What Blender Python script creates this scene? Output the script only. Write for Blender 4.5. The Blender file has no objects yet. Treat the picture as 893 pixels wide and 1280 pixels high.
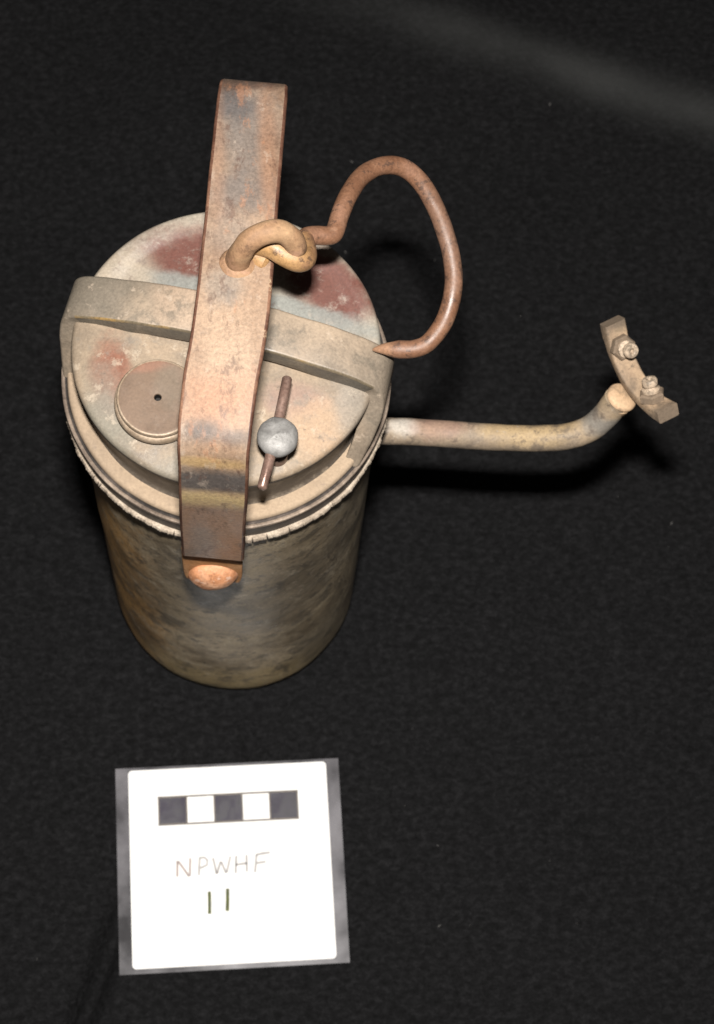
import bpy, bmesh, math, random
from mathutils import Vector, Matrix, noise
random.seed(7)
S = 0.01                                   # all lengths below are centimetres
sc = bpy.context.scene
col = sc.collection
PI = math.pi

# ---------------------------------------------------------------- camera
cam_d = bpy.data.cameras.new('camera')
cam = bpy.data.objects.new('camera', cam_d); col.objects.link(cam); sc.camera = cam
CR, CU, CD = Vector((.9976, -.0521, .0466)), Vector((.0332, .9397, .3405)), Vector((.0615, .3381, -.9391))
CLOC = Vector((0, -23.415, 72.043)) * S
m = Matrix((CR, CU, -CD)).transposed().to_4x4(); m.translation = CLOC
cam.matrix_world = m
cam_d.sensor_fit = 'VERTICAL'; cam_d.sensor_height = 36; cam_d.sensor_width = 25.1
cam_d.lens = 2513.2 / 1280 * 36
cam_d.clip_start = .02; cam_d.clip_end = 20
cam_d.dof.use_dof = True; cam_d.dof.focus_distance = .51; cam_d.dof.aperture_fstop = 34

# ---------------------------------------------------------------- light: the camera's own pop-up flash, in a dark room
w = bpy.data.worlds.new('World'); sc.world = w; w.use_nodes = True
bg = w.node_tree.nodes['Background']
bg.inputs[0].default_value = (1.0, .93, .85, 1); bg.inputs[1].default_value = .035
fl = bpy.data.lights.new('camera_flash', 'AREA'); fl.shape = 'RECTANGLE'; fl.size = .034; fl.size_y = .016
fl.energy = 9.6; fl.color = (1.0, .96, .91)
flo = bpy.data.objects.new('camera_flash', fl); col.objects.link(flo)
mm = m.copy(); mm.translation = CLOC + CU * 6.7 * S; flo.matrix_world = mm

vs = sc.view_settings
sc.display_settings.display_device = 'sRGB'
vs.view_transform = 'Standard'; vs.look = 'None'; vs.exposure = 0; vs.gamma = 1; vs.use_curve_mapping = False

# ---------------------------------------------------------------- materials
def rgba(c): return (c[0], c[1], c[2], 1)
def mat(name, stops, scale=60, stretch=(1, 1, 1), rough=.7, metal=0., bump=.25, fine=500, fine_amt=.35, patches=(), spec=.35, detail=8, rough_var=.2, sheen=0., bump_dist=.0006, spots=(), edge=None, flecks=.0):
    M = bpy.data.materials.new(name); M.use_nodes = True
    nt = M.node_tree; N = nt.nodes; L = nt.links
    b = N['Principled BSDF']
    tc = N.new('ShaderNodeTexCoord'); mp = N.new('ShaderNodeMapping'); mp.inputs['Scale'].default_value = stretch
    L.new(tc.outputs['Object'], mp.inputs['Vector'])
    n1 = N.new('ShaderNodeTexNoise'); n1.inputs['Scale'].default_value = scale; n1.inputs['Detail'].default_value = detail
    n1.inputs['Roughness'].default_value = .62; n1.inputs['Distortion'].default_value = .4
    L.new(mp.outputs[0], n1.inputs['Vector'])
    r = N.new('ShaderNodeValToRGB'); e = r.color_ramp.elements
    while len(e) < len(stops): e.new(.5)
    for i, (p, c) in enumerate(stops): e[i].position = p; e[i].color = rgba(c)
    L.new(n1.outputs['Fac'], r.inputs['Fac'])
    out = r.outputs['Color']
    for pt in patches:
        pos, rad, c, amt, soft = pt[:5]
        d = N.new('ShaderNodeVectorMath'); d.operation = 'DISTANCE'
        nn = N.new('ShaderNodeTexNoise'); nn.inputs['Scale'].default_value = 120; nn.inputs['Detail'].default_value = 9; nn.inputs['Roughness'].default_value = .7
        L.new(tc.outputs['Object'], nn.inputs['Vector'])
        sub = N.new('ShaderNodeVectorMath'); sub.operation = 'SUBTRACT'; sub.inputs[1].default_value = tuple(v * S for v in pos)
        L.new(tc.outputs['Object'], sub.inputs[0])
        rr = rad if isinstance(rad, tuple) else (rad, rad, rad)
        dv = N.new('ShaderNodeVectorMath'); dv.operation = 'DIVIDE'; dv.inputs[1].default_value = tuple(v * S for v in rr)
        src = sub.outputs[0]
        if len(pt) > 5:
            vr = N.new('ShaderNodeVectorRotate'); vr.rotation_type = 'Z_AXIS'; vr.inputs['Angle'].default_value = -math.radians(pt[5]); L.new(src, vr.inputs['Vector']); src = vr.outputs[0]
        L.new(src, dv.inputs[0])
        ln = N.new('ShaderNodeVectorMath'); ln.operation = 'LENGTH'; L.new(dv.outputs[0], ln.inputs[0])
        ad = N.new('ShaderNodeMath'); ad.operation = 'MULTIPLY_ADD'; L.new(nn.outputs['Fac'], ad.inputs[0]); ad.inputs[1].default_value = 1.5
        L.new(ln.outputs['Value'], ad.inputs[2])
        mr = N.new('ShaderNodeMapRange'); mr.interpolation_type = 'SMOOTHSTEP'
        mr.inputs['From Min'].default_value = 1.75 - soft / 2; mr.inputs['From Max'].default_value = 1.75 + soft / 2
        mr.inputs['To Min'].default_value = amt; mr.inputs['To Max'].default_value = 0
        L.new(ad.outputs[0], mr.inputs['Value'])
        mx = N.new('ShaderNodeMix'); mx.data_type = 'RGBA'
        L.new(mr.outputs[0], mx.inputs['Factor']); L.new(out, mx.inputs['A']); mx.inputs['B'].default_value = rgba(c)
        out = mx.outputs['Result']
    for (c, ssc, lo, hi, amt) in [(q[0], q[1], q[2] - .055, q[3] - .05, q[4]) for q in spots]:                    # crisp-edged wear, flakes and stains
        nn = N.new('ShaderNodeTexNoise'); nn.inputs['Scale'].default_value = ssc; nn.inputs['Detail'].default_value = 9; nn.inputs['Roughness'].default_value = .74; nn.inputs['Distortion'].default_value = .1
        of = N.new('ShaderNodeVectorMath'); of.operation = 'ADD'; of.inputs[1].default_value = (ssc * .013, lo * 3.1, hi * 2.3)
        L.new(mp.outputs[0], of.inputs[0]); L.new(of.outputs[0], nn.inputs['Vector'])
        mr = N.new('ShaderNodeMapRange'); mr.interpolation_type = 'SMOOTHSTEP'; mr.inputs['From Min'].default_value = lo; mr.inputs['From Max'].default_value = hi; mr.inputs['To Max'].default_value = amt
        L.new(nn.outputs['Fac'], mr.inputs['Value'])
        mx = N.new('ShaderNodeMix'); mx.data_type = 'RGBA'; L.new(mr.outputs[0], mx.inputs['Factor']); L.new(out, mx.inputs['A']); mx.inputs['B'].default_value = rgba(c)
        out = mx.outputs['Result']
    if edge:                                               # paint and dust rubbed off the proud edges
        ge = N.new('ShaderNodeNewGeometry'); nn = N.new('ShaderNodeTexNoise'); nn.inputs['Scale'].default_value = 160; nn.inputs['Detail'].default_value = 6
        L.new(tc.outputs['Object'], nn.inputs['Vector'])
        ad = N.new('ShaderNodeMath'); ad.operation = 'MULTIPLY_ADD'; L.new(nn.outputs['Fac'], ad.inputs[0]); ad.inputs[1].default_value = .12; L.new(ge.outputs['Pointiness'], ad.inputs[2])
        mr = N.new('ShaderNodeMapRange'); mr.interpolation_type = 'SMOOTHSTEP'; mr.inputs['From Min'].default_value = edge[1]; mr.inputs['From Max'].default_value = edge[2]; mr.inputs['To Max'].default_value = edge[3]
        L.new(ad.outputs[0], mr.inputs['Value'])
        mx = N.new('ShaderNodeMix'); mx.data_type = 'RGBA'; L.new(mr.outputs[0], mx.inputs['Factor']); L.new(out, mx.inputs['A']); mx.inputs['B'].default_value = rgba(edge[0])
        out = mx.outputs['Result']
    n2 = N.new('ShaderNodeTexNoise'); n2.inputs['Scale'].default_value = fine; n2.inputs['Detail'].default_value = 5; n2.inputs['Roughness'].default_value = .7
    L.new(tc.outputs['Object'], n2.inputs['Vector'])
    mf = N.new('ShaderNodeMapRange'); mf.inputs['From Min'].default_value = .3; mf.inputs['From Max'].default_value = .7
    mf.inputs['To Min'].default_value = 1 - fine_amt; mf.inputs['To Max'].default_value = 1 + fine_amt
    L.new(n2.outputs['Fac'], mf.inputs['Value'])
    mu = N.new('ShaderNodeVectorMath'); mu.operation = 'SCALE'
    L.new(out, mu.inputs[0]); L.new(mf.outputs[0], mu.inputs['Scale'])
    L.new(mu.outputs[0], b.inputs['Base Color'])
    mr = N.new('ShaderNodeMapRange'); mr.inputs['From Min'].default_value = .3; mr.inputs['From Max'].default_value = .7
    mr.inputs['To Min'].default_value = max(.05, rough - rough_var); mr.inputs['To Max'].default_value = min(1, rough + rough_var)
    L.new(n1.outputs['Fac'], mr.inputs['Value']); L.new(mr.outputs[0], b.inputs['Roughness'])
    b.inputs['Metallic'].default_value = metal; b.inputs['Specular IOR Level'].default_value = spec
    if sheen: b.inputs['Sheen Weight'].default_value = sheen; b.inputs['Sheen Roughness'].default_value = .6
    if bump:
        am = N.new('ShaderNodeMath'); am.operation = 'MULTIPLY_ADD'; L.new(n2.outputs['Fac'], am.inputs[0]); am.inputs[1].default_value = .5
        L.new(n1.outputs['Fac'], am.inputs[2])
        bp = N.new('ShaderNodeBump'); bp.inputs['Strength'].default_value = bump; bp.inputs['Distance'].default_value = bump_dist
        L.new(am.outputs[0], bp.inputs['Height']); L.new(bp.outputs[0], b.inputs['Normal'])
    return M

RUST = (.21, .07, .037); REDB = (.10, .035, .025)
M = {}
M['zinc'] = mat('dusty zinc of the chamber', [(.3, (.14, .108, .07)), (.45, (.245, .192, .125)), (.6, (.32, .255, .168)), (.75, (.38, .305, .205))], scale=60, stretch=(.9, .9, 1), rough=.45, bump=.4,
    patches=[((-3.9, -2.0, 7), (1.5, 2.8, 9), (.44, .24, .075), .85, 1.0), ((-3.4, -2.9, 3.2), (.8, 1.2, 1.5), (.07, .055, .038), .7, 1.0), ((-2.9, -3.3, 9.5), (.9, 1.2, 2.2), (.12, .097, .068), .55, 1.1),
             ((1.6, -4.1, 11), (2.2, 1.6, 2.8), (.105, .086, .063), .6, 1.4), ((-1.5, -4.2, 13.5), (1.4, 1, 2.4), (.11, .09, .066), .5, 1.4), ((3.6, -2.4, 13.5), (1.0, 1.6, 3), (.12, .10, .075), .5, 1.3),
             ((0, -4.2, 1.6), (3.6, 1.8, 1.5), (.30, .225, .11), .7, 1.1), ((3, -3, 3), (1.2, 1.6, 2.2), (.10, .085, .062), .5, 1.2)], spec=.45,
    spots=[((.44, .38, .29), 120, .60, .70, .5), ((.065, .055, .042), 75, .56, .68, .65), ((.06, .05, .04), 200, .59, .66, .7), ((.075, .062, .048), 420, .61, .67, .6), ((.46, .40, .32), 380, .65, .69, .5)], fine=1300, fine_amt=.35)
M['top'] = mat('dust coated tank top', [(.28, (.115, .09, .067)), (.42, (.182, .142, .103)), (.55, (.23, .175, .122)), (.70, (.28, .208, .145))], scale=60, rough=.58, bump=.25,
    patches=[((-3.25, -.7, 20.6), (.55, 1.2, 1), (.165, .062, .036), .85, .8), ((1.9, -1.55, 20.7), (.9, .5, 1), (.23, .145, .12), .6, .9), ((2.5, -2.3, 20.6), (.9, .9, 1), (.33, .225, .145), .7, .9),
             ((-3.5, -2.3, 20.6), (.7, 1.7, 1), (.165, .155, .125), .8, 1.0), ((-1.5, -3.6, 20.6), (1.3, .6, 1), (.185, .17, .14), .7, 1.0), ((3.4, -1.9, 20.6), (.5, 1.0, 1), (.20, .175, .145), .7, .9)],
    spots=[((.17, .15, .125), 120, .58, .72, .6), ((.36, .30, .23), 170, .62, .68, .5), ((.12, .09, .07), 420, .66, .70, .7)], fine=1200, fine_amt=.2)
M['rear'] = mat('pale worn rear of the tank top', [(.3, (.155, .137, .11)), (.46, (.215, .19, .153)), (.6, (.26, .228, .182)), (.74, (.30, .26, .207))], scale=60, rough=.6, bump=.2, spec=.45,
    patches=[((-.75, 2.95, 20.6), (1.6, .95, 1), REDB, .97, .9), ((2.9, 1.95, 20.6), (1.5, .85, 1), REDB, .97, .8, -48), ((.6, 1.55, 20.6), (4.2, .38, 1), (.175, .18, .165), .85, .6, -16.5), ((-2.9, 2.4, 20.6), (.9, .8, 1), (.29, .235, .175), .7, .9)],
    spots=[((.28, .24, .20), 130, .57, .70, .6), ((.12, .085, .07), 240, .62, .70, .5)], fine=1300, fine_amt=.22)
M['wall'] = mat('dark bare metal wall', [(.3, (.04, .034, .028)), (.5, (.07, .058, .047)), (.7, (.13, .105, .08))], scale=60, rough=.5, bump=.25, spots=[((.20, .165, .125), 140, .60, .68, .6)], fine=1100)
M['ledge'] = mat('dusty ledge', [(.3, (.21, .158, .11)), (.55, (.29, .217, .15)), (.75, (.33, .255, .18))], scale=45, rough=.85, bump=.15, fine=1200, fine_amt=.16, spots=[((.17, .13, .10), 150, .62, .72, .6)])
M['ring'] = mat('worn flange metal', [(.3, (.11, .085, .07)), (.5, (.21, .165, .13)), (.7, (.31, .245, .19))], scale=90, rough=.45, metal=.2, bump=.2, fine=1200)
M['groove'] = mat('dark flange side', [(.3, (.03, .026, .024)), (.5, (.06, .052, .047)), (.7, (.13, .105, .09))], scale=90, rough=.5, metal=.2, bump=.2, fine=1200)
M['gasket'] = mat('crumbling gasket', [(.3, (.17, .135, .10)), (.5, (.30, .245, .19)), (.7, (.40, .34, .27))], scale=260, rough=.95, bump=.6, fine=1500)
BST = [(.3, (.12, .096, .073)), (.45, (.178, .142, .106)), (.58, (.235, .182, .132)), (.72, (.285, .218, .155))]
BSP = [((.105, .09, .07), 150, .57, .70, .65), ((.36, .29, .225), 190, .63, .68, .5)]
M['band'] = mat('weathered crossbar', BST, scale=60, rough=.5, bump=.25,
    patches=[((-3.9, 1.9, 20.8), (1.8, 1.1, 1.5), (.13, .112, .088), .8, 1.0, -16), ((-.9, 1.1, 21.5), (1.0, 1.0, 1), (.34, .25, .18), .7, .9), ((4.4, -1.0, 19.7), (.9, 1.2, 1.6), (.17, .14, .108), .75, .9)], spec=.5, fine=1200, fine_amt=.22, spots=BSP)
M['band_front'] = mat('shaded crossbar front', [(.3, (.05, .045, .04)), (.5, (.10, .088, .07)), (.68, (.19, .155, .115))], scale=60, rough=.45, bump=.25, fine=1200, spots=BSP[:1])  # shade of the bar's front face put into a darker colour
M['band_edge'] = mat('brassy crossbar edge', [(.3, (.09, .075, .055)), (.48, (.15, .12, .08)), (.58, (.26, .165, .06)), (.70, (.20, .16, .115))], scale=45, rough=.4, metal=.15, bump=.2, fine=1200, spec=.5)
M['cap'] = mat('bronzed filler cap', [(.3, (.10, .064, .041)), (.5, (.135, .088, .058)), (.7, (.16, .108, .074))], scale=60, rough=.6, metal=.05, bump=.12, fine=1300, fine_amt=.16, spec=.5,
    patches=[((-2.3, -.5, 21.2), (.8, .3, 1), (.2, .09, .055), .6, .8), ((-1.6, -1.2, 21.2), (.4, .7, 1), (.125, .10, .072), .5, .9)], spots=[((.165, .12, .088), 150, .60, .68, .5)])
M['cap_rim'] = mat('worn cap rim', [(.3, (.18, .13, .085)), (.6, (.28, .215, .155))], scale=90, rough=.45, metal=.2, bump=.1, fine=1300)
M['knob'] = mat('grey steel screw head', [(.3, (.12, .115, .11)), (.5, (.20, .194, .186)), (.68, (.28, .272, .264))], scale=150, rough=.55, metal=.25, bump=.35, fine=1100, fine_amt=.15, spots=[((.11, .105, .10), 200, .60, .72, .6)])
M['pin'] = mat('brown steel pin', [(.3, (.10, .055, .042)), (.55, (.19, .12, .095)), (.75, (.28, .20, .165))], scale=120, rough=.35, metal=.4, bump=.15, fine=1100)
M['strap'] = mat('rusted strap iron', [(.30, (.11, .065, .042)), (.41, (.175, .112, .074)), (.52, (.222, .15, .10)), (.62, (.228, .164, .117)), (.75, (.195, .16, .13))], scale=75, stretch=(1, .5, .5), rough=.56, bump=.35, fine=1100, fine_amt=.28, spec=.42,
    patches=[((.66, 4.2, 25.4), (.75, 1.9, 2), (.115, .10, .09), .8, 1.5), ((.42, 2.2, 25.6), (.75, .7, 2), (.105, .088, .078), .8, 1.4), ((.35, 5.1, 25.4), (.55, .6, 2), (.07, .062, .06), .85, 1.1), ((.7, 5.85, 25), (1.1, .3, 1.2), (.06, .036, .026), .85, 1.0),
             ((1.22, 3.6, 25.5), (.22, 2.2, 1), (.22, .115, .065), .55, 1.5), ((-.12, 3.6, 25.5), (.2, 2.4, 1), (.19, .105, .065), .5, 1.4),
             ((.1, -1.9, 25.5), (1.0, 1.8, 1), (.285, .20, .135), .65, 1.4), ((-.05, -.5, 25.5), (.5, .5, 1), (.15, .13, .11), .6, 1.3), ((.25, .9, 25.5), (.9, .5, 1), (.15, .125, .105), .5, 1.3),
             ((-.35, -3.6, 25.2), (1.0, .7, 1.2), (.26, .12, .065), .55, 1.6), ((-.75, -4.25, 25.1), (.6, .28, .5), (.06, .052, .048), .85, 1.2), ((.15, -4.45, 25.0), (.45, .2, .5), (.06, .052, .048), .7, 1.2),
             ((-.44, -4.75, 24.55), (1.4, .5, .20), (.33, .22, .10), .75, 1.1), ((-.46, -5.0, 23.75), (1.5, .9, .50), (.06, .053, .05), .93, .8),
             ((-.48, -5.2, 22.75), (1.4, .6, .46), (.42, .31, .15), .85, 1.0), ((-.55, -5.2, 20.0), (1.6, .6, 2.3), (.26, .155, .10), .85, 1.0), ((-.9, -5.2, 19.6), (.35, .5, 1.4), (.20, .165, .14), .6, 1.2), ((0, -5.2, 18.9), (.4, .5, 1.0), (.30, .15, .075), .6, 1.2)],
    spots=[((.27, .125, .065), 150, .61, .71, .5), ((.34, .275, .22), 200, .63, .72, .4), ((.075, .04, .028), 230, .60, .70, .6), ((.10, .09, .083), 60, .60, .74, .45)])
M['strap_edge'] = mat('dark rust on the strap edges', [(.3, (.05, .021, .014)), (.5, (.09, .042, .026)), (.68, (.19, .10, .06))], scale=80, rough=.6, bump=.3, fine=1100, spots=[((.40, .30, .19), 120, .66, .72, .7)])
M['rust_lug'] = mat('orange rust', [(.3, (.28, .12, .04)), (.5, (.42, .205, .08)), (.7, (.50, .29, .15))], scale=80, rough=.85, bump=.3, fine=1100, fine_amt=.22, spots=[((.15, .06, .025), 170, .60, .68, .6)])
M['rivet'] = mat('orange rusted rivet', [(.3, (.33, .135, .06)), (.5, (.45, .205, .10)), (.7, (.50, .29, .18))], scale=110, rough=.75, bump=.35, fine=1000, fine_amt=.25, spots=[((.20, .085, .04), 190, .60, .67, .6), ((.55, .42, .34), 260, .63, .68, .5)])
M['eye'] = mat('ochre dusted iron eye', [(.3, (.14, .075, .042)), (.5, (.215, .125, .068)), (.7, (.28, .18, .10))], scale=80, rough=.7, bump=.3, fine=1000, fine_amt=.22,
    patches=[((.33, .1, 25.35), (.55, .6, .22), (.38, .215, .04), .85, .8)], spots=[((.09, .05, .03), 170, .60, .68, .6), ((.30, .17, .11), 130, .60, .68, .5)])
M['hook'] = mat('brown rusted hook wire', [(.3, (.095, .044, .025)), (.5, (.148, .073, .041)), (.7, (.19, .098, .06))], scale=90, rough=.5, bump=.25, fine=1200, fine_amt=.28, spec=.5,
    patches=[((1.4, .35, 25.8), (1.0, .7, .9), (.29, .17, .072), .9, .9), ((6.0, 2.4, 22.6), (.6, 1.6, 1.2), (.12, .075, .055), .5, 1.3), ((4.25, -.3, 21.2), (.35, .4, .4), (.28, .16, .095), .7, .8)],
    spots=[((.05, .03, .022), 230, .60, .66, .75), ((.21, .125, .08), 300, .62, .70, .4)])
M['spout'] = mat('dusty spout pipe', [(.28, (.095, .075, .06)), (.42, (.165, .13, .097)), (.56, (.235, .18, .125)), (.74, (.285, .212, .13))], scale=75, rough=.65, bump=.25, fine=1200, fine_amt=.22,
    patches=[((5.2, -.4, 15.6), (.5, .3, .5), (.40, .37, .33), .7, .8), ((6.4, -.4, 15.6), (.9, .4, .5), (.25, .145, .11), .55, 1.0), ((9.2, -.6, 15.6), (1.4, .5, .6), (.35, .25, .13), .7, 1.0), ((11.4, -.5, 15.9), (.7, .6, .35), (.14, .13, .115), .85, .8)],
    spots=[((.085, .068, .056), 110, .57, .68, .7), ((.34, .29, .24), 220, .64, .69, .5), ((.07, .055, .045), 300, .62, .68, .6)])
M['burner'] = mat('cream dusted brass burner', [(.3, (.24, .165, .105)), (.5, (.365, .255, .162)), (.7, (.42, .30, .195))], scale=100, rough=.75, bump=.3, fine=1200, fine_amt=.22,
    patches=[((11.6, 2.1, 17.8), (.6, .5, .6), (.15, .115, .075), .8, .9), ((12.95, -1.2, 17.4), (.6, .45, .6), (.19, .145, .10), .8, .9)],
    spots=[((.15, .115, .08), 230, .57, .68, .55), ((.08, .062, .046), 420, .60, .67, .65)], edge=((.12, .09, .065), .545, .62, .85))
M['collar'] = mat('cream dusted collar', [(.3, (.29, .195, .115)), (.5, (.42, .285, .175)), (.7, (.46, .325, .205))], scale=100, rough=.75, bump=.25, fine=1200, fine_amt=.2, spots=[((.15, .11, .075), 160, .60, .68, .5)])
M['jet'] = mat('pale burner tip', [(.3, (.22, .17, .125)), (.5, (.40, .31, .225)), (.7, (.48, .38, .29))], scale=160, rough=.55, bump=.3, fine=1200, fine_amt=.25, spots=[((.13, .105, .08), 380, .53, .63, .8), ((.06, .05, .04), 600, .60, .67, .7)])
M['dark'] = mat('black bore', [(.3, (.004, .003, .002)), (.7, (.006, .005, .004))], bump=0)
M['cloth'] = mat('black felt', [(.3, (.0027, .0027, .0029)), (.5, (.0066, .0066, .0071)), (.7, (.0132, .0131, .0140))], scale=520, stretch=(.7, 1, 1), rough=.95, bump=.6, fine=1500, fine_amt=.4, spec=.12, detail=6, rough_var=.04, bump_dist=.0012)
# a paler streak in the cloth colour, across its far right
nt = M['cloth'].node_tree; N = nt.nodes; L = nt.links; b = N['Principled BSDF']
def mth(op, a, b_=None, c=None):
    n_ = N.new('ShaderNodeMath'); n_.operation = op
    for k, q in enumerate((a, b_, c)):
        if q is None: continue
        if isinstance(q, (int, float)): n_.inputs[k].default_value = q
        else: L.new(q, n_.inputs[k])
    return n_.outputs[0]
tcn = N.new('ShaderNodeTexCoord'); sx = N.new('ShaderNodeSeparateXYZ'); L.new(tcn.outputs['Object'], sx.inputs[0])
nz = N.new('ShaderNodeTexNoise'); nz.inputs['Scale'].default_value = 25; nz.inputs['Detail'].default_value = 5; L.new(tcn.outputs['Object'], nz.inputs['Vector'])
u_ = mth('SUBTRACT', sx.outputs['X'], .04)
f_ = mth('ADD', .254, mth('ADD', mth('MULTIPLY', u_, -.30), mth('MULTIPLY', mth('MULTIPLY', u_, u_), -.4)))
v_ = mth('DIVIDE', mth('ADD', mth('SUBTRACT', sx.outputs['Y'], f_), mth('MULTIPLY_ADD', nz.outputs['Fac'], .006, -.003)), .011)
g_ = mth('POWER', 2.718, mth('MULTIPLY', mth('MULTIPLY', v_, v_), -1))
mr = N.new('ShaderNodeMapRange'); mr.interpolation_type = 'SMOOTHSTEP'; mr.inputs['From Min'].default_value = -.01; mr.inputs['From Max'].default_value = .16; L.new(sx.outputs['X'], mr.inputs['Value'])
k_ = mth('MULTIPLY', mth('MULTIPLY', g_, mr.outputs[0]), mth('MULTIPLY_ADD', nz.outputs['Fac'], .8, .1))
old = b.inputs['Base Color'].links[0].from_socket
mx = N.new('ShaderNodeMix'); mx.data_type = 'RGBA'; L.new(k_, mx.inputs['Factor']); L.new(old, mx.inputs['A']); mx.inputs['B'].default_value = (.046, .047, .046, 1)
L.new(mx.outputs['Result'], b.inputs['Base Color'])
M['paper'] = mat('white card paper', [(.3, (.76, .76, .75)), (.7, (.80, .80, .79))], scale=80, rough=.8, bump=.05, fine_amt=.02)
M['ink_black'] = mat('black print', [(.3, (.008, .006, .012)), (.5, (.014, .011, .022)), (.7, (.028, .022, .040))], scale=160, rough=.5, bump=0, fine_amt=.3)
M['ink_line'] = mat('thin printed line', [(.3, (.07, .055, .04)), (.7, (.14, .115, .09))], scale=160, rough=.6, bump=0)
M['ink_faint'] = mat('faint pen line', [(.3, (.30, .285, .28)), (.7, (.42, .40, .39))], scale=260, rough=.7, bump=0, fine_amt=.15)
M['ink_faint_orange'] = mat('faint pen line, browner', [(.3, (.28, .23, .215)), (.7, (.40, .32, .29))], scale=260, rough=.7, bump=0, fine_amt=.15)
M['ink_olive'] = mat('olive pen line', [(.3, (.035, .045, .008)), (.7, (.10, .115, .03))], scale=200, rough=.7, bump=0)
M['lint'] = mat('pale lint', [(.3, (.05, .05, .05)), (.7, (.09, .085, .08))], bump=0)
# clear laminating film: mostly see-through, slightly milky, glossy
def film(name, lo, hi, colr):
    F = bpy.data.materials.new(name); F.use_nodes = True
    nt = F.node_tree; b = nt.nodes['Principled BSDF']
    b.inputs['Base Color'].default_value = rgba(colr); b.inputs['Roughness'].default_value = .3; b.inputs['Specular IOR Level'].default_value = .6
    tr = nt.nodes.new('ShaderNodeBsdfTransparent'); mx = nt.nodes.new('ShaderNodeMixShader')
    tcn = nt.nodes.new('ShaderNodeTexCoord'); nz = nt.nodes.new('ShaderNodeTexNoise'); nz.inputs['Scale'].default_value = 45; nz.inputs['Detail'].default_value = 6
    nt.links.new(tcn.outputs['Object'], nz.inputs['Vector'])
    rg = nt.nodes.new('ShaderNodeMapRange'); rg.inputs['From Min'].default_value = .35; rg.inputs['From Max'].default_value = .65; rg.inputs['To Min'].default_value = lo; rg.inputs['To Max'].default_value = hi
    nt.links.new(nz.outputs['Fac'], rg.inputs['Value']); nt.links.new(rg.outputs[0], mx.inputs[0])
    bp = nt.nodes.new('ShaderNodeBump'); bp.inputs['Strength'].default_value = .2; bp.inputs['Distance'].default_value = .001
    nt.links.new(nz.outputs['Fac'], bp.inputs['Height']); nt.links.new(bp.outputs[0], b.inputs['Normal'])
    nt.links.new(tr.outputs[0], mx.inputs[1]); nt.links.new(b.outputs[0], mx.inputs[2]); nt.links.new(mx.outputs[0], nt.nodes['Material Output'].inputs[0])
    return F
M['film'] = film('sealed film margin', .03, .17, (.55, .53, .57))  # the margin's grey glare is put in as extra milkiness
M['film_clear'] = film('clear film', .015, .04, (.4, .38, .42))

# ---------------------------------------------------------------- mesh helpers
class MB:
    def __init__(s): s.v = []; s.f = []; s.mi = []
    def ring_loft(s, rings, closed=True, cap0=False, cap1=False, mi=None):
        n = len(rings[0]); base = len(s.v)
        for r in rings: s.v += [tuple(p) for p in r]
        for i in range(len(rings) - 1):
            for j in range(n if closed else n - 1):
                a = base + i * n + j; b_ = base + i * n + (j + 1) % n
                s.f.append((a, b_, b_ + n, a + n)); s.mi.append(mi(i, j) if mi else 0)
        if cap0: s.f.append(tuple(base + j for j in range(n))[::-1]); s.mi.append(0)
        if cap1: s.f.append(tuple(base + (len(rings) - 1) * n + j for j in range(n))); s.mi.append(0)
    def build(s, name, mats, parent=None, sharp=40, rough=0., rs=3.):
        v = s.v
        if rough:
            v = [tuple(Vector(p) + noise.noise_vector(Vector(p) * rs) * rough) for p in v]
        me = bpy.data.meshes.new(name); me.from_pydata([(p[0] * S, p[1] * S, p[2] * S) for p in v], [], s.f)
        for mt in (mats if isinstance(mats, list) else [mats]): me.materials.append(mt)
        for p, k in zip(me.polygons, s.mi): p.material_index = k; p.use_smooth = True
        bm = bmesh.new(); bm.from_mesh(me); bmesh.ops.recalc_face_normals(bm, faces=bm.faces[:]); bm.to_mesh(me); bm.free()
        me.set_sharp_from_angle(angle=math.radians(sharp))
        o = bpy.data.objects.new(name, me); col.objects.link(o)
        if parent: o.parent = parent
        return o

def catmull(P, n):
    P = [Vector(p) for p in P]; out = []
    Q = [2 * P[0] - P[1]] + P + [2 * P[-1] - P[-2]]
    for i in range(1, len(Q) - 2):
        for k in range(n):
            t = k / n; a, b_, c, d = Q[i - 1], Q[i], Q[i + 1], Q[i + 2]
            out.append(.5 * ((2 * b_) + (c - a) * t + (2 * a - 5 * b_ + 4 * c - d) * t * t + (3 * b_ - a - 3 * c + d) * t ** 3))
    out.append(P[-1]); return out

def tube_rings(P, radii, seg=20):
    rings = []; up = None
    for i, p in enumerate(P):
        t = (P[min(i + 1, len(P) - 1)] - P[max(i - 1, 0)]).normalized()
        if up is None: up = t.orthogonal().normalized()
        up = (up - t * up.dot(t)).normalized(); s_ = t.cross(up)
        rings.append([p + (up * math.cos(a) + s_ * math.sin(a)) * radii[i] for a in [2 * PI * k / seg for k in range(seg)]])
    return rings

def round_rect(wd, th, r, k=3):
    pts = []
    for (sx, sy, a0) in ((1, 1, 0), (-1, 1, PI / 2), (-1, -1, PI), (1, -1, 1.5 * PI)):
        for j in range(k + 1):
            a = a0 + PI / 2 * j / k
            pts.append((sx * (wd / 2 - r) + r * math.cos(a), sy * (th / 2 - r) + r * math.sin(a)))
    return pts

def axis_lathe(mb, profile, origin, axis, seg=32, mi=None, xdir=None):
    ax = Vector(axis).normalized(); u = Vector(xdir) if xdir else ax.orthogonal(); u = (u - ax * u.dot(ax)).normalized(); v = ax.cross(u); o = Vector(origin)
    rings = [[o + ax * h + (u * math.cos(a) + v * math.sin(a)) * max(r, .0005) for a in [2 * PI * k / seg for k in range(seg)]] for r, h in profile]
    mb.ring_loft(rings, mi=(lambda i, j: mi[i]) if mi else None)

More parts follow.
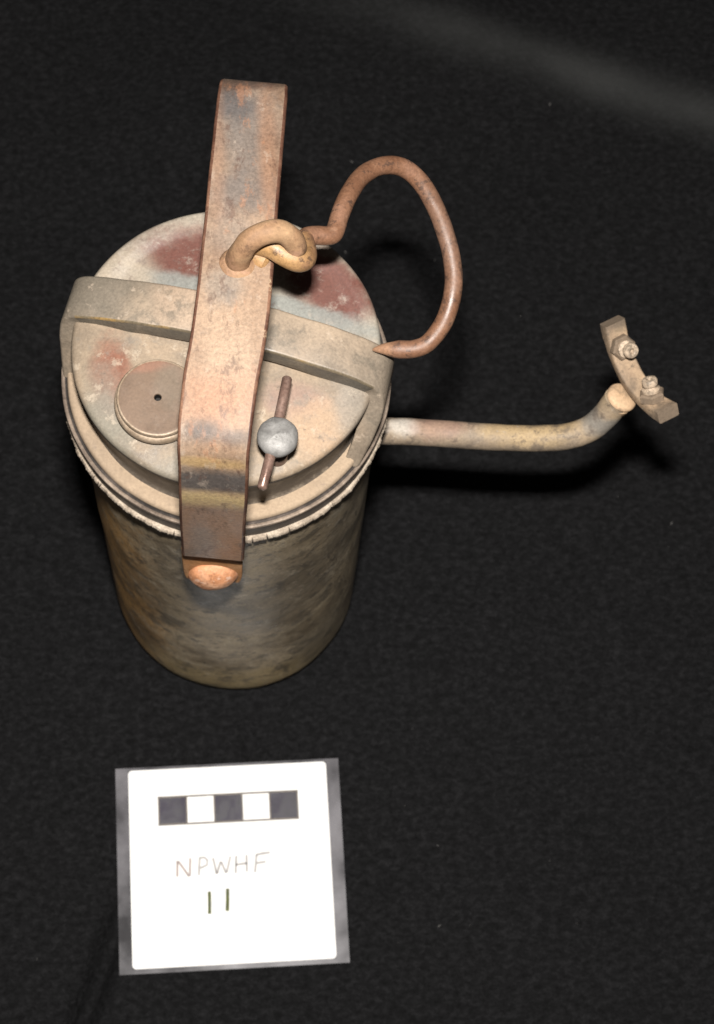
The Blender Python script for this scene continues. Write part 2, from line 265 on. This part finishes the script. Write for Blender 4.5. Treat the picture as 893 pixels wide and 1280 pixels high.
def empty(name, loc, rz=0):
    o = bpy.data.objects.new(name, None); col.objects.link(o); o.location = Vector(loc) * S; o.rotation_euler = (0, 0, rz); o.empty_display_size = .02
    return o

# ---------------------------------------------------------------- the cloth
def cloth_z(x, y):
    p = Vector((x, y, 0))
    h = .60 * noise.noise(p * .08) + .22 * noise.noise(p * .21 + Vector((9, 3, 0)))
    d = math.hypot(x, y)
    k = min(1, max(0, (d - 5) / 6))                        # flat under the lamp
    dx = max(0, -5 - x, x - 4); dy = max(0, -15 - y, y + 6.5)
    k *= min(1, math.hypot(dx, dy) / 3)                    # and under the card
    h = h * k - .25 * (1 - k) * 0
    # a long low crease across the far right corner
    u = x - 4; yc = 25.4 - .30 * u - .004 * u * u if x > -12 else 29.2
    t = (y - yc) / 1.2; amp = .35 / (1 + math.exp(-u / 3))
    h += amp / (1 + math.exp(-t * 2.5)) * math.exp(-max(t, 0) * .12)
    far = 1 / (1 + math.exp(-(y - 13) / 1.5))               # loose rumples beyond the lamp
    h += far * (1.1 * noise.noise(Vector((x * .13 + y * .05 + 4, y * .10 - x * .04, 2.5))))
    # soft crease at the lower left
    l = (x + 4.9) * .93 - (y + 13.5) * .36
    h -= 1.1 * math.exp(-(l / .38) ** 2) / (1 + math.exp((y + 11.6) / .6))
    l2 = (x - .6) + (y + 7.0) * .28
    h -= .4 * math.exp(-(l2 / .3) ** 2) * math.exp(-((y + 6.2) / 1.2) ** 2)
    return h - .02
mb = MB(); nx, ny = 500, 535
X0, X1, Y0, Y1 = -45, 55, -45, 62
rings = [[(X0 + (X1 - X0) * i / nx, Y0 + (Y1 - Y0) * j / ny, cloth_z(X0 + (X1 - X0) * i / nx, Y0 + (Y1 - Y0) * j / ny)) for i in range(nx + 1)] for j in range(ny + 1)]
mb.ring_loft(rings, closed=False)
cl = mb.build('black_cloth', M['cloth'], sharp=180); cl['kind'] = 'structure'; cl['label'] = 'black felt cloth spread under the lamp and the card'

# ---------------------------------------------------------------- the lamp
lamp = empty('carbide_lamp', (0, 0, 0))
lamp['label'] = 'rusty carbide hand lamp with strap handle, wire hook and curved side spout'
lamp['category'] = 'lamp'

# lower chamber
mb = MB(); seg = 128
prof = [(0, .02), (3.6, .02), (3.95, .05), (4.2, .16), (4.34, .34), (4.40, .62)] + [(4.42, 1 + 16.2 * k / 24) for k in range(25)] + [(4.42, 17.55), (4.2, 17.58)]
axis_lathe(mb, prof, (0, 0, 0), (0, 0, 1), seg)
mb.build('carbide_chamber', M['zinc'], lamp, rough=.045, rs=.7)

# crumbling gasket
mb = MB(); rings = []
for k in range(1100):
    a = 2 * PI * k / 1100; ca, sa = math.cos(a), math.sin(a)
    nz_ = noise.noise(Vector((ca * 14, sa * 14, 0))); n2_ = noise.noise(Vector((ca * 75, sa * 75, 5))); n3_ = noise.noise(Vector((ca * 190, sa * 190, 2)))
    ro = 4.765 + .035 * nz_ + .022 * n2_ + .03 * n3_ - (.09 if n2_ > .46 else 0); zb = 17.36 + .04 * n3_ + .05 * noise.noise(Vector((ca * 40, sa * 40, 9)))
    rings.append([(r_ * ca - .04, r_ * sa + .16, z_) for r_, z_ in ((4.3, 17.60), (ro - .04, 17.61), (ro, 17.56 + .02 * n2_), (ro + .015 * nz_, zb + .07), (ro - .05, zb), (4.3, zb))])
rings.append(rings[0]); mb.ring_loft(rings)
mb.build('gasket', M['gasket'], lamp, sharp=50)

# flange rings
mb = MB()
prof = [(4.3, 17.60), (4.70, 17.61), (4.745, 17.65), (4.75, 17.90), (4.75, 18.16), (4.755, 18.22), (4.78, 18.255), (4.79, 18.31), (4.775, 18.365), (4.735, 18.39), (4.68, 18.37), (4.65, 18.34), (4.62, 18.37), (4.605, 18.45),
        (4.595, 18.52), (4.55, 18.58), (4.46, 18.61), (4.28, 18.575), (4.0, 18.52)]
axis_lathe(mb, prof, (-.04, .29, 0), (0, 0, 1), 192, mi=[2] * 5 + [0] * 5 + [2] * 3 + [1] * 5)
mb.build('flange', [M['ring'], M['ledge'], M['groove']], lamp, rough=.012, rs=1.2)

# water tank: outer wall plus dished, crowned top
def top_z(x, y):
    r = math.hypot(x, y) * 1.02; h = 20.56 + .04 * y + .22 * (1 - (r / 4.28) ** 2)
    back = 1 / (1 + math.exp(-(y - .4 + .3 * x) / .12))
    t = (r - 3.86) / .16; rimk = 1 / (1 + math.exp(-t * 2.2))
    h += back * (.17 * rimk - .13)
    h -= (1 - back) * .07 * max(0, (r - 3.5) / .7) ** 2
    h += .035 * noise.noise(Vector((x * .7, y * .7, 0)))
    return h
mb = MB(); seg = 160; rings = []
rads = [.02, .4, .8, 1.2, 1.6, 2.0, 2.4, 2.7, 3.0, 3.2, 3.4, 3.55, 3.65, 3.75, 3.82, 3.9, 3.98, 4.06, 4.14, 4.20]
TX, TY = -.03, .25; EX, EY = 1.008, .962
CS = [(math.cos(2 * PI * k / seg), math.sin(2 * PI * k / seg)) for k in range(seg)]
for r_ in rads: rings.append([(TX + r_ * EX * c, TY + r_ * EY * s_, top_z(r_ * c, r_ * s_)) for c, s_ in CS])
for dr, dz in [(.05, -.03), (.09, -.08), (.115, -.16), (.12, -.30)]: rings.append([(TX + (4.2 * EX + dr) * c, TY + (4.2 * EY + dr) * s_, top_z(4.2 * c, 4.2 * s_) + dz) for c, s_ in CS])
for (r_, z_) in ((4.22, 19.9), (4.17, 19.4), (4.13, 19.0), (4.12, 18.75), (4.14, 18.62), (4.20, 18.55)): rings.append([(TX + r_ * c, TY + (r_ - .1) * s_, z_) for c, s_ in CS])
nr = len(rads)
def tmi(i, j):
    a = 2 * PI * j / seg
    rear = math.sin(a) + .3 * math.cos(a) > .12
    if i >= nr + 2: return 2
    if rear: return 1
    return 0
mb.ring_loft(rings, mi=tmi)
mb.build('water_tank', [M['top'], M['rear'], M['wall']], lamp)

# crossbar over the tank
ang = math.radians(-16.5); E1 = Vector((math.cos(ang), math.sin(ang), 0)); E2 = Vector((-math.sin(ang), math.cos(ang), 0))
path = [(-4.70, 18.40), (-4.74, 19.2), (-4.76, 19.8), (-4.70, 20.3), (-4.50, 20.68), (-4.05, 20.95), (-3.2, 21.2), (-2.0, 21.5), (0, 21.72), (2.0, 21.55), (3.2, 21.3), (4.05, 21.0), (4.52, 20.7), (4.72, 20.3), (4.78, 19.8), (4.75, 19.2), (4.72, 18.40)]
PP = catmull([(a, 0, b_) for a, b_ in path], 5)
rings = []
for i, p in enumerate(PP):
    t = (PP[min(i + 1, len(PP) - 1)] - PP[max(i - 1, 0)]).normalized(); nrm = Vector((-t.z, 0, t.x))
    flare = max(0, (20.75 - p.z) / 2.1); th = .72 if flare == 0 else .72 - .27 * min(1, flare)
    fr = -.64 - (.75 if p.x < 0 else 1.3) * flare ** 1.25; bk_ = .68 - .1 * flare
    c = Vector((.02, .50, 0))
    prof_ = round_rect(bk_ - fr, th, .09, 3)
    k = min(1, flare * 2.2); k = k * k * (3 - 2 * k); ring = []
    for q in prof_:
        a_ = p.x + nrm.x * (q[1] - th / 2); b_ = (fr + bk_) / 2 + q[0]; z_ = p.z + nrm.z * (q[1] - th / 2)
        flat = E1 * a_ + E2 * b_
        bb = b_ + .30; rd = max(.5, abs(a_))
        curved = (E1 * math.copysign(rd * math.cos(bb / rd), a_) + E2 * (rd * math.sin(bb / rd) - .30))
        v_ = flat.lerp(curved, k); ring.append(c + Vector((v_.x, v_.y, z_)))
    rings.append(ring)
mb = MB(); mb.ring_loft(rings, cap0=True, cap1=True, mi=lambda i, j: {7: 1, 5: 2, 6: 2}.get(j, 0) if abs(PP[i].x) < 4.3 else 0)
mb.build('crossbar', [M['band'], M['band_front'], M['band_edge']], lamp, rough=.025, rs=1.5)

# filler cap with its pin hole
cx, cy, cz = -1.95, -1.55, 20.68
mb = MB(); axis_lathe(mb, [(1.0, -.1), (1.2, 0), (1.22, .1), (1.2, .22), (1.15, .27), (1.08, .28), (1.06, .24)], (cx, cy, cz), (0, -.03, 1), 72)
collar = mb.build('filler_collar', M['cap_rim'], lamp)
mb = MB(); axis_lathe(mb, [(1.02, .1), (1.10, .20), (1.135, .34), (1.135, .42), (1.11, .465), (1.07, .475), (1.0, .47), (.6, .485), (.2, .49), (.11, .482), (.095, .44), (.09, .2), (.001, .2)], (cx, cy, cz), (0, -.03, 1), 72, mi=[1] * 5 + [0] * 5 + [2] * 2)
mb.build('filler_cap', [M['cap'], M['cap_rim'], M['dark']], lamp, rough=.008)

# water valve screw: shaft, domed head and cross pin
kx, ky = 1.265, -3.12
sh = MB(); axis_lathe(sh, [(.30, -.1), (.30, .25), (.24, .28), (.24, 1.2)], (kx, ky, 20.5), (0, 0, 1), 28)
shaft = sh.build('valve_screw', M['pin'], lamp)
mb = MB(); axis_lathe(mb, [(.2, .0), (.46, .03), (.54, .10), (.565, .20), (.555, .29), (.50, .38), (.38, .45), (.2, .49), (.001, .50)], (kx, ky, 21.6), (0, 0, 1), 40)
mb.build('screw_head', M['knob'], shaft, rough=.025, rs=4)
P = [Vector((x, y - .14, 21.74)) for x, y in ((1.60, -1.20), (1.42, -2.0), (1.19, -2.95), (.98, -3.75), (.79, -4.42))]
d0 = (P[1] - P[0]).normalized(); d1 = (P[-1] - P[-2]).normalized()
P2 = [P[0] - d0 * .02, P[0], P[0] + d0 * .04] + P[1:-1] + [P[-1] - d1 * .04, P[-1], P[-1] + d1 * .02]
mb = MB(); mb.ring_loft(tube_rings(P2, [.05, .11, .14] + [.145] * 3 + [.14, .11, .05], 18), cap0=True, cap1=True)
mb.build('cross_pin', M['pin'], shaft, rough=.008)

# strap handle
A = Vector((.992, -.126, 0))
cen = [(-.60, -5.12, 18.05), (-.575, -5.13, 19.4), (-.545, -5.13, 21.2), (-.50, -5.13, 22.6), (-.48, -5.06, 23.3), (-.455, -4.86, 24.25), (-.43, -4.6, 24.95), (-.36, -4.05, 25.25), (-.2, -3.0, 25.44), (.11, -1.4, 25.58), (.36, .6, 25.6), (.58, 2.6, 25.55),
       (.78, 4.4, 25.3), (.89, 5.4, 25.1), (.94, 5.86, 24.9), (.96, 6.06, 24.5), (.94, 6.08, 23.8), (.84, 6.0, 22), (.66, 5.6, 19.5), (.52, 5.3, 17.9)]
wid = [1.76, 1.78, 1.79, 1.80, 1.81, 1.81, 1.83, 1.87, 1.9, 1.92, 1.90, 1.88, 1.88, 1.87, 1.84, 1.74, 1.74, 1.76, 1.76, 1.76]
PP = catmull(cen, 6); rings = []
for i, p in enumerate(PP):
    t = (PP[min(i + 1, len(PP) - 1)] - PP[max(i - 1, 0)]).normalized()
    a = (A - t * A.dot(t)).normalized(); nrm = a.cross(t) * -1
    k = i / 6; w_ = wid[int(k)] + (wid[min(int(k) + 1, len(wid) - 1)] - wid[int(k)]) * (k - int(k))
    w_ += .014 * noise.noise(Vector((0, 0, i * .23)))
    rings.append([p + a * (q[0] + .008 * noise.noise(Vector((7, 0, i * .3)))) + nrm * q[1] for q in round_rect(w_, .21, .085, 3)])
mb = MB(); mb.ring_loft(rings, cap0=True, cap1=True, mi=lambda i, j: 0 if j in (3, 11) else 1)
handle = mb.build('strap_handle', [M['strap'], M['strap_edge']], lamp, rough=.006, rs=1.3)
# pivot lugs and rivets, front and back
for (px, py, pz, sy) in ((-.64, -4.93, 16.75, -1), (.48, 4.93, 16.75, 1)):
    mb = MB(); pz -= .55; o = Vector((px, py, pz))
    rr = []
    for k, (z_, w_) in enumerate([(1.7, 1.74), (0.9, 1.76), (-.2, 1.74), (-.6, 1.70), (-.82, 1.60)]):
        rr.append([o + A * (q[0] - .03 * (1.15 - z_) * .3) + Vector((0, q[1] * 1.0, z_)) for q in round_rect(w_, .17, .06, 2)])
    mb.ring_loft(rr, cap0=True, cap1=True)
    axis_lathe(mb, [(.42, .0), (.42, .75)], o + Vector((0, -sy * .7, -.1)), (0, sy, 0), 20)
    lug = mb.build('pivot_lug', M['rust_lug'], lamp, rough=.02, rs=2)
    mb = MB(); axis_lathe(mb, [(.64, -.06), (.73, .0), (.745, .05), (.70, .14), (.59, .27), (.42, .38), (.2, .45), (.001, .47)], o + Vector((.01, sy * .085, -.12)), (0, sy, .04), 36)
    mb.build('rivet', M['rivet'], lug, rough=.03, rs=3)

# swivel eye through the strap
E = catmull([(.33, .17, 25.3), (.338, .18, 25.75), (.40, .21, 26.15), (.62, .30, 26.55), (1.0, .42, 26.75), (1.42, .48, 26.72), (1.70, .42, 26.5), (1.80, .33, 26.22), (1.79, .27, 26.02)], 5)
n = len(E); rad = [.33 - .03 * min(1, i / 12) for i in range(n)]; rad[-1] = .12; rad[-2] = .23; rad[-3] = .275
mb = MB(); mb.ring_loft(tube_rings(E, rad, 22), cap0=True, cap1=True)
axis_lathe(mb, [(.46, 25.64), (.45, 25.72), (.38, 25.78), (.3, 25.82)], (.33, .17, 0), (0, 0, 1), 24)
eye = mb.build('swivel_eye', M['eye'], lamp, rough=.04, rs=2)

# wire hook
H = [(1.146, .18, 25.55), (1.0, .27, 25.56), (.80, .46, 25.6), (.667, .62, 25.75), (.82, .60, 25.92), (1.213, .423, 26.05), (1.53, .21, 26.02), (1.856, .12, 25.9), (2.06, .26, 25.7), (2.10, .62, 25.5), (2.09, 1.0, 25.3), (2.26, 1.14, 25.2), (2.45, 1.20, 25.1), (2.70, 1.23, 25.0), (2.88, 1.34, 24.94), (2.98, 1.58, 24.88), (3.08, 1.94, 24.82), (3.376, 2.687, 24.6),
     (3.815, 3.424, 24.3), (4.398, 3.849, 24.0), (4.969, 3.931, 23.7), (5.466, 3.672, 23.3), (5.842, 3.162, 22.9), (6.123, 2.524, 22.5), (6.297, 1.734, 22.2), (6.27, .949, 21.9), (6.006, .268, 21.6), (5.588, -.235, 21.4), (5.163, -.395, 21.3), (4.655, -.381, 21.25), (4.327, -.324, 21.2), (4.022, -.293, 21.1)]
HP = catmull(H, 5); n = len(HP); rad = []
for i in range(n):
    s_ = i / 5; r_ = .252
    if s_ < 10: r_ = .325 if s_ < 7.5 else .325 - .073 * (s_ - 7.5) / 2.5
    if i < 3: r_ = (.17, .26, .28)[i]
    rem = n - 1 - i
    if rem < 11: r_ = .03 + (r_ - .03) * (rem / 11) ** .75
    rad.append(r_ * (1 + .04 * noise.noise(Vector((s_ * .9, 3, 0)))))
mb = MB(); mb.ring_loft(tube_rings(HP, rad, 20), cap0=True, cap1=True)
hook = mb.build('wire_hook', M['hook'], lamp, rough=.015, rs=2)

# spout pipe with its collar
SP = catmull([(4.2, -.34, 15.3), (4.9, -.40, 15.3), (5.65, -.455, 15.3), (7.601, -.665, 15.3), (9.07, -.78, 15.3), (10.173, -.784, 15.35), (10.905, -.632, 15.5), (11.35, -.40, 15.85), (11.60, -.20, 16.3), (11.70, -.11, 16.58)], 6)
n = len(SP)
mb = MB(); mb.ring_loft(tube_rings(SP, [.435 - .03 * math.sin(PI * i / n) + .012 * noise.noise(Vector((i * .2, 0, 0))) for i in range(n)], 28), cap0=True, cap1=True)
spout = mb.build('spout_pipe', M['spout'], lamp, rough=.015, rs=2)
ax = (SP[-1] - SP[-4]).normalized(); ax = (ax + Vector((.12, -.12, .25))).normalized()
mb = MB(); axis_lathe(mb, [(.40, -.42), (.445, -.36), (.45, -.10), (.41, -.06), (.36, -.02), (.36, .03), (.45, .05), (.48, .08), (.475, .13), (.44, .18), (.36, .22), (.2, .245), (.001, .25)], SP[-1] + Vector((.07, .0, 0)), ax, 36)
mb.build('burner_collar', M['collar'], spout)

# burner bracket: a curved bar with two nuts and jets that face one another
e1 = Vector((11.53, 1.93, 17.75)); e2 = Vector((12.93, -1.06, 17.65))
ch = (e2 - e1); L_ = ch.length; cd = ch.normalized(); up = Vector((0, 0, 1)); side = cd.cross(up).normalized() * -1
if side.x < 0: side = -side
rings = []; NB = 24
for i in range(NB + 1):
    t = i / NB; p = e1 + ch * t; sag = .72 * (1 - (2 * t - 1) ** 2); p = p - up * sag - side * .12 * (1 - (2 * t - 1) ** 2)
    dt = (cd * L_ - up * (.72 * -4 * (2 * t - 1))).normalized(); nrm = side.cross(dt).normalized()
    if nrm.z < 0: nrm = -nrm
    th = .36 + .10 * abs(2 * t - 1) ** 3
    rings.append([p + side * q[0] + nrm * q[1] for q in round_rect(.68, th, .06, 3)])
mb = MB(); mb.ring_loft(rings, cap0=True, cap1=True)
br = mb.build('burner_bracket', M['burner'], lamp, rough=.02, rs=2.5, sharp=35)
for (t, sg) in ((.185, 1), (.82, -1)):
    p = e1 + ch * t - up * .72 * (1 - (2 * t - 1) ** 2) - side * .12 * (1 - (2 * t - 1) ** 2)
    axn = (up * .74 + cd * sg * .66 + side * .06).normalized(); o = p + axn * .12
    mb = MB(); axis_lathe(mb, [(.001, 0), (.37, 0), (.40, .05), (.40, .24), (.35, .30), (.001, .30)], o, axn, 6, xdir=side)
    nut = mb.build('hex_nut', M['burner'], br, rough=.015, rs=4, sharp=25)
    mb = MB(); axis_lathe(mb, [(.26, .30), (.27, .38), (.18, .42), (.17, .48), (.21, .51), (.235, .56), (.23, .68), (.20, .72), (.11, .725), (.08, .70), (.075, .58), (.001, .58)], o, axn, 28)
    mb.build('burner_jet', M['jet'], br, rough=.012, rs=5)

# ---------------------------------------------------------------- the scale card
card = empty('scale_card', (-3.024, -8.195, .03), .008)
card['label'] = 'laminated white card with black scale bar and faint handwriting lying before the lamp'
card['category'] = 'card'
def slab(name, x0, x1, y0, y1, z0, z1, mt, r=0., parent=card, skew=(0, 0, 0, 0)):
    mb = MB(); pts = []
    if r:
        for (cx_, cy_, a0) in ((x1 - r, y1 - r, 0), (x0 + r, y1 - r, PI / 2), (x0 + r, y0 + r, PI), (x1 - r, y0 + r, 1.5 * PI)):
            for k in range(5): a = a0 + PI / 2 * k / 4; pts.append((cx_ + r * math.cos(a), cy_ + r * math.sin(a)))
    else: pts = [(x1, y1), (x0, y1), (x0, y0), (x1, y0)]
    mb.ring_loft([[(x, y, z0) for x, y in pts], [(x, y, z1) for x, y in pts]], cap0=True, cap1=True)
    return mb.build(name, mt, parent, sharp=30)
def rect(x0, x1, y0, y1, z): return [(x1, y1, z), (x0, y1, z), (x0, y0, z), (x1, y0, z)]
mb = MB(); mb.ring_loft([rect(-1.53, 6.56, -6.22, 1.13, 0), rect(-1.53, 6.56, -6.22, 1.13, .044), rect(-1.525, 6.555, -6.215, 1.125, .05), rect(-1.07, 6.10, -6.05, 1.03, .05)], cap0=True, cap1=True)
mb.mi[-1] = 1
mb.build('laminate_film', [M['film'], M['film_clear']], card, sharp=30)
paper = slab('paper', -1.07, 6.10, -6.05, 1.03, .012, .034, M['paper'], r=.14)
for k in (0, 2, 4): slab('scale_block', k + .026, k + .974, -.968, -.032, .0345, .0375, M['ink_black'], parent=paper)
for (x0, x1, y0, y1) in ((-.03, 5.03, -.03, .03), (-.03, 5.03, -1.03, -.97)):
    slab('scale_line', x0, x1, y0, y1, .0345, .0385, M['ink_line'], parent=paper)
for x in (0, 1, 2, 3, 4, 5): slab('scale_tick', x - .025, x + .025, -.969, -.031, .0345, .0382, M['ink_line'], parent=paper)
def letter(name, strokes, mt, wd=.075):
    mb = MB()
    for s_ in strokes:
        P = [Vector((x, y, .0375)) for x, y in s_]; rings = []
        for i, p in enumerate(P):
            t = (P[min(i + 1, len(P) - 1)] - P[max(i - 1, 0)]).normalized(); sd = Vector((-t.y, t.x, 0)) * (wd / 2)
            rings.append([p + sd + Vector((0, 0, .0012)), p - sd + Vector((0, 0, .0012)), p - sd - Vector((0, 0, .002)), p + sd - Vector((0, 0, .002))])
        mb.ring_loft(rings, cap0=True, cap1=True)
    return mb.build(name, mt, paper, sharp=30)
letter('letter', [[(.59, -2.88), (.60, -2.6), (.61, -2.32)], [(.64, -2.34), (.83, -2.62), (1.01, -2.90)], [(1.04, -2.88), (1.05, -2.6), (1.07, -2.25)]], M['ink_faint_orange'])
letter('letter', [[(1.36, -2.87), (1.38, -2.55), (1.41, -2.24)], [(1.41, -2.25), (1.58, -2.25), (1.68, -2.35), (1.66, -2.52), (1.42, -2.62)]], M['ink_faint'])
letter('letter', [[(1.88, -2.28), (1.94, -2.57), (1.99, -2.86)], [(2.01, -2.84), (2.08, -2.62), (2.15, -2.42)], [(2.17, -2.44), (2.25, -2.65), (2.33, -2.84)], [(2.35, -2.82), (2.43, -2.54), (2.50, -2.26)]], M['ink_faint'])
letter('letter', [[(2.71, -2.25), (2.67, -2.86)], [(3.08, -2.23), (3.07, -2.83)], [(2.68, -2.57), (3.08, -2.53)]], M['ink_faint'])
letter('letter', [[(3.44, -2.24), (3.40, -2.55), (3.36, -2.87)], [(3.43, -2.25), (3.65, -2.21), (3.92, -2.19)], [(3.42, -2.55), (3.75, -2.51)]], M['ink_faint'])
letter('digit', [[(1.71, -3.47), (1.705, -3.85), (1.69, -4.26)]], M['ink_olive'], .115)
letter('digit', [[(2.36, -3.40), (2.345, -3.8), (2.32, -4.19)]], M['ink_olive'], .125)

# ---------------------------------------------------------------- lint on the cloth
mb = MB()
for k in range(46):
    x, y = random.uniform(-9, 17), random.uniform(-16, 22)
    if math.hypot(x, y) < 6 or (-5 < x < 4 and -15 < y < -6.5): continue
    r_ = random.choice((.012, .016, .02, .03)); z_ = cloth_z(x, y); a = random.uniform(0, PI)
    P = [Vector((x + r_ * 2.2 * q * math.cos(a), y + r_ * 2.2 * q * math.sin(a), z_ + .02 + .02 * math.sin(q * 3))) for q in (-1, -.3, .4, 1)]
    mb.ring_loft(tube_rings(P, [r_ * .5, r_, r_, r_ * .4], 6), cap0=True, cap1=True)
ln = mb.build('lint', M['lint']); ln['kind'] = 'stuff'; ln['label'] = 'tiny pale specks of lint caught on the black cloth'
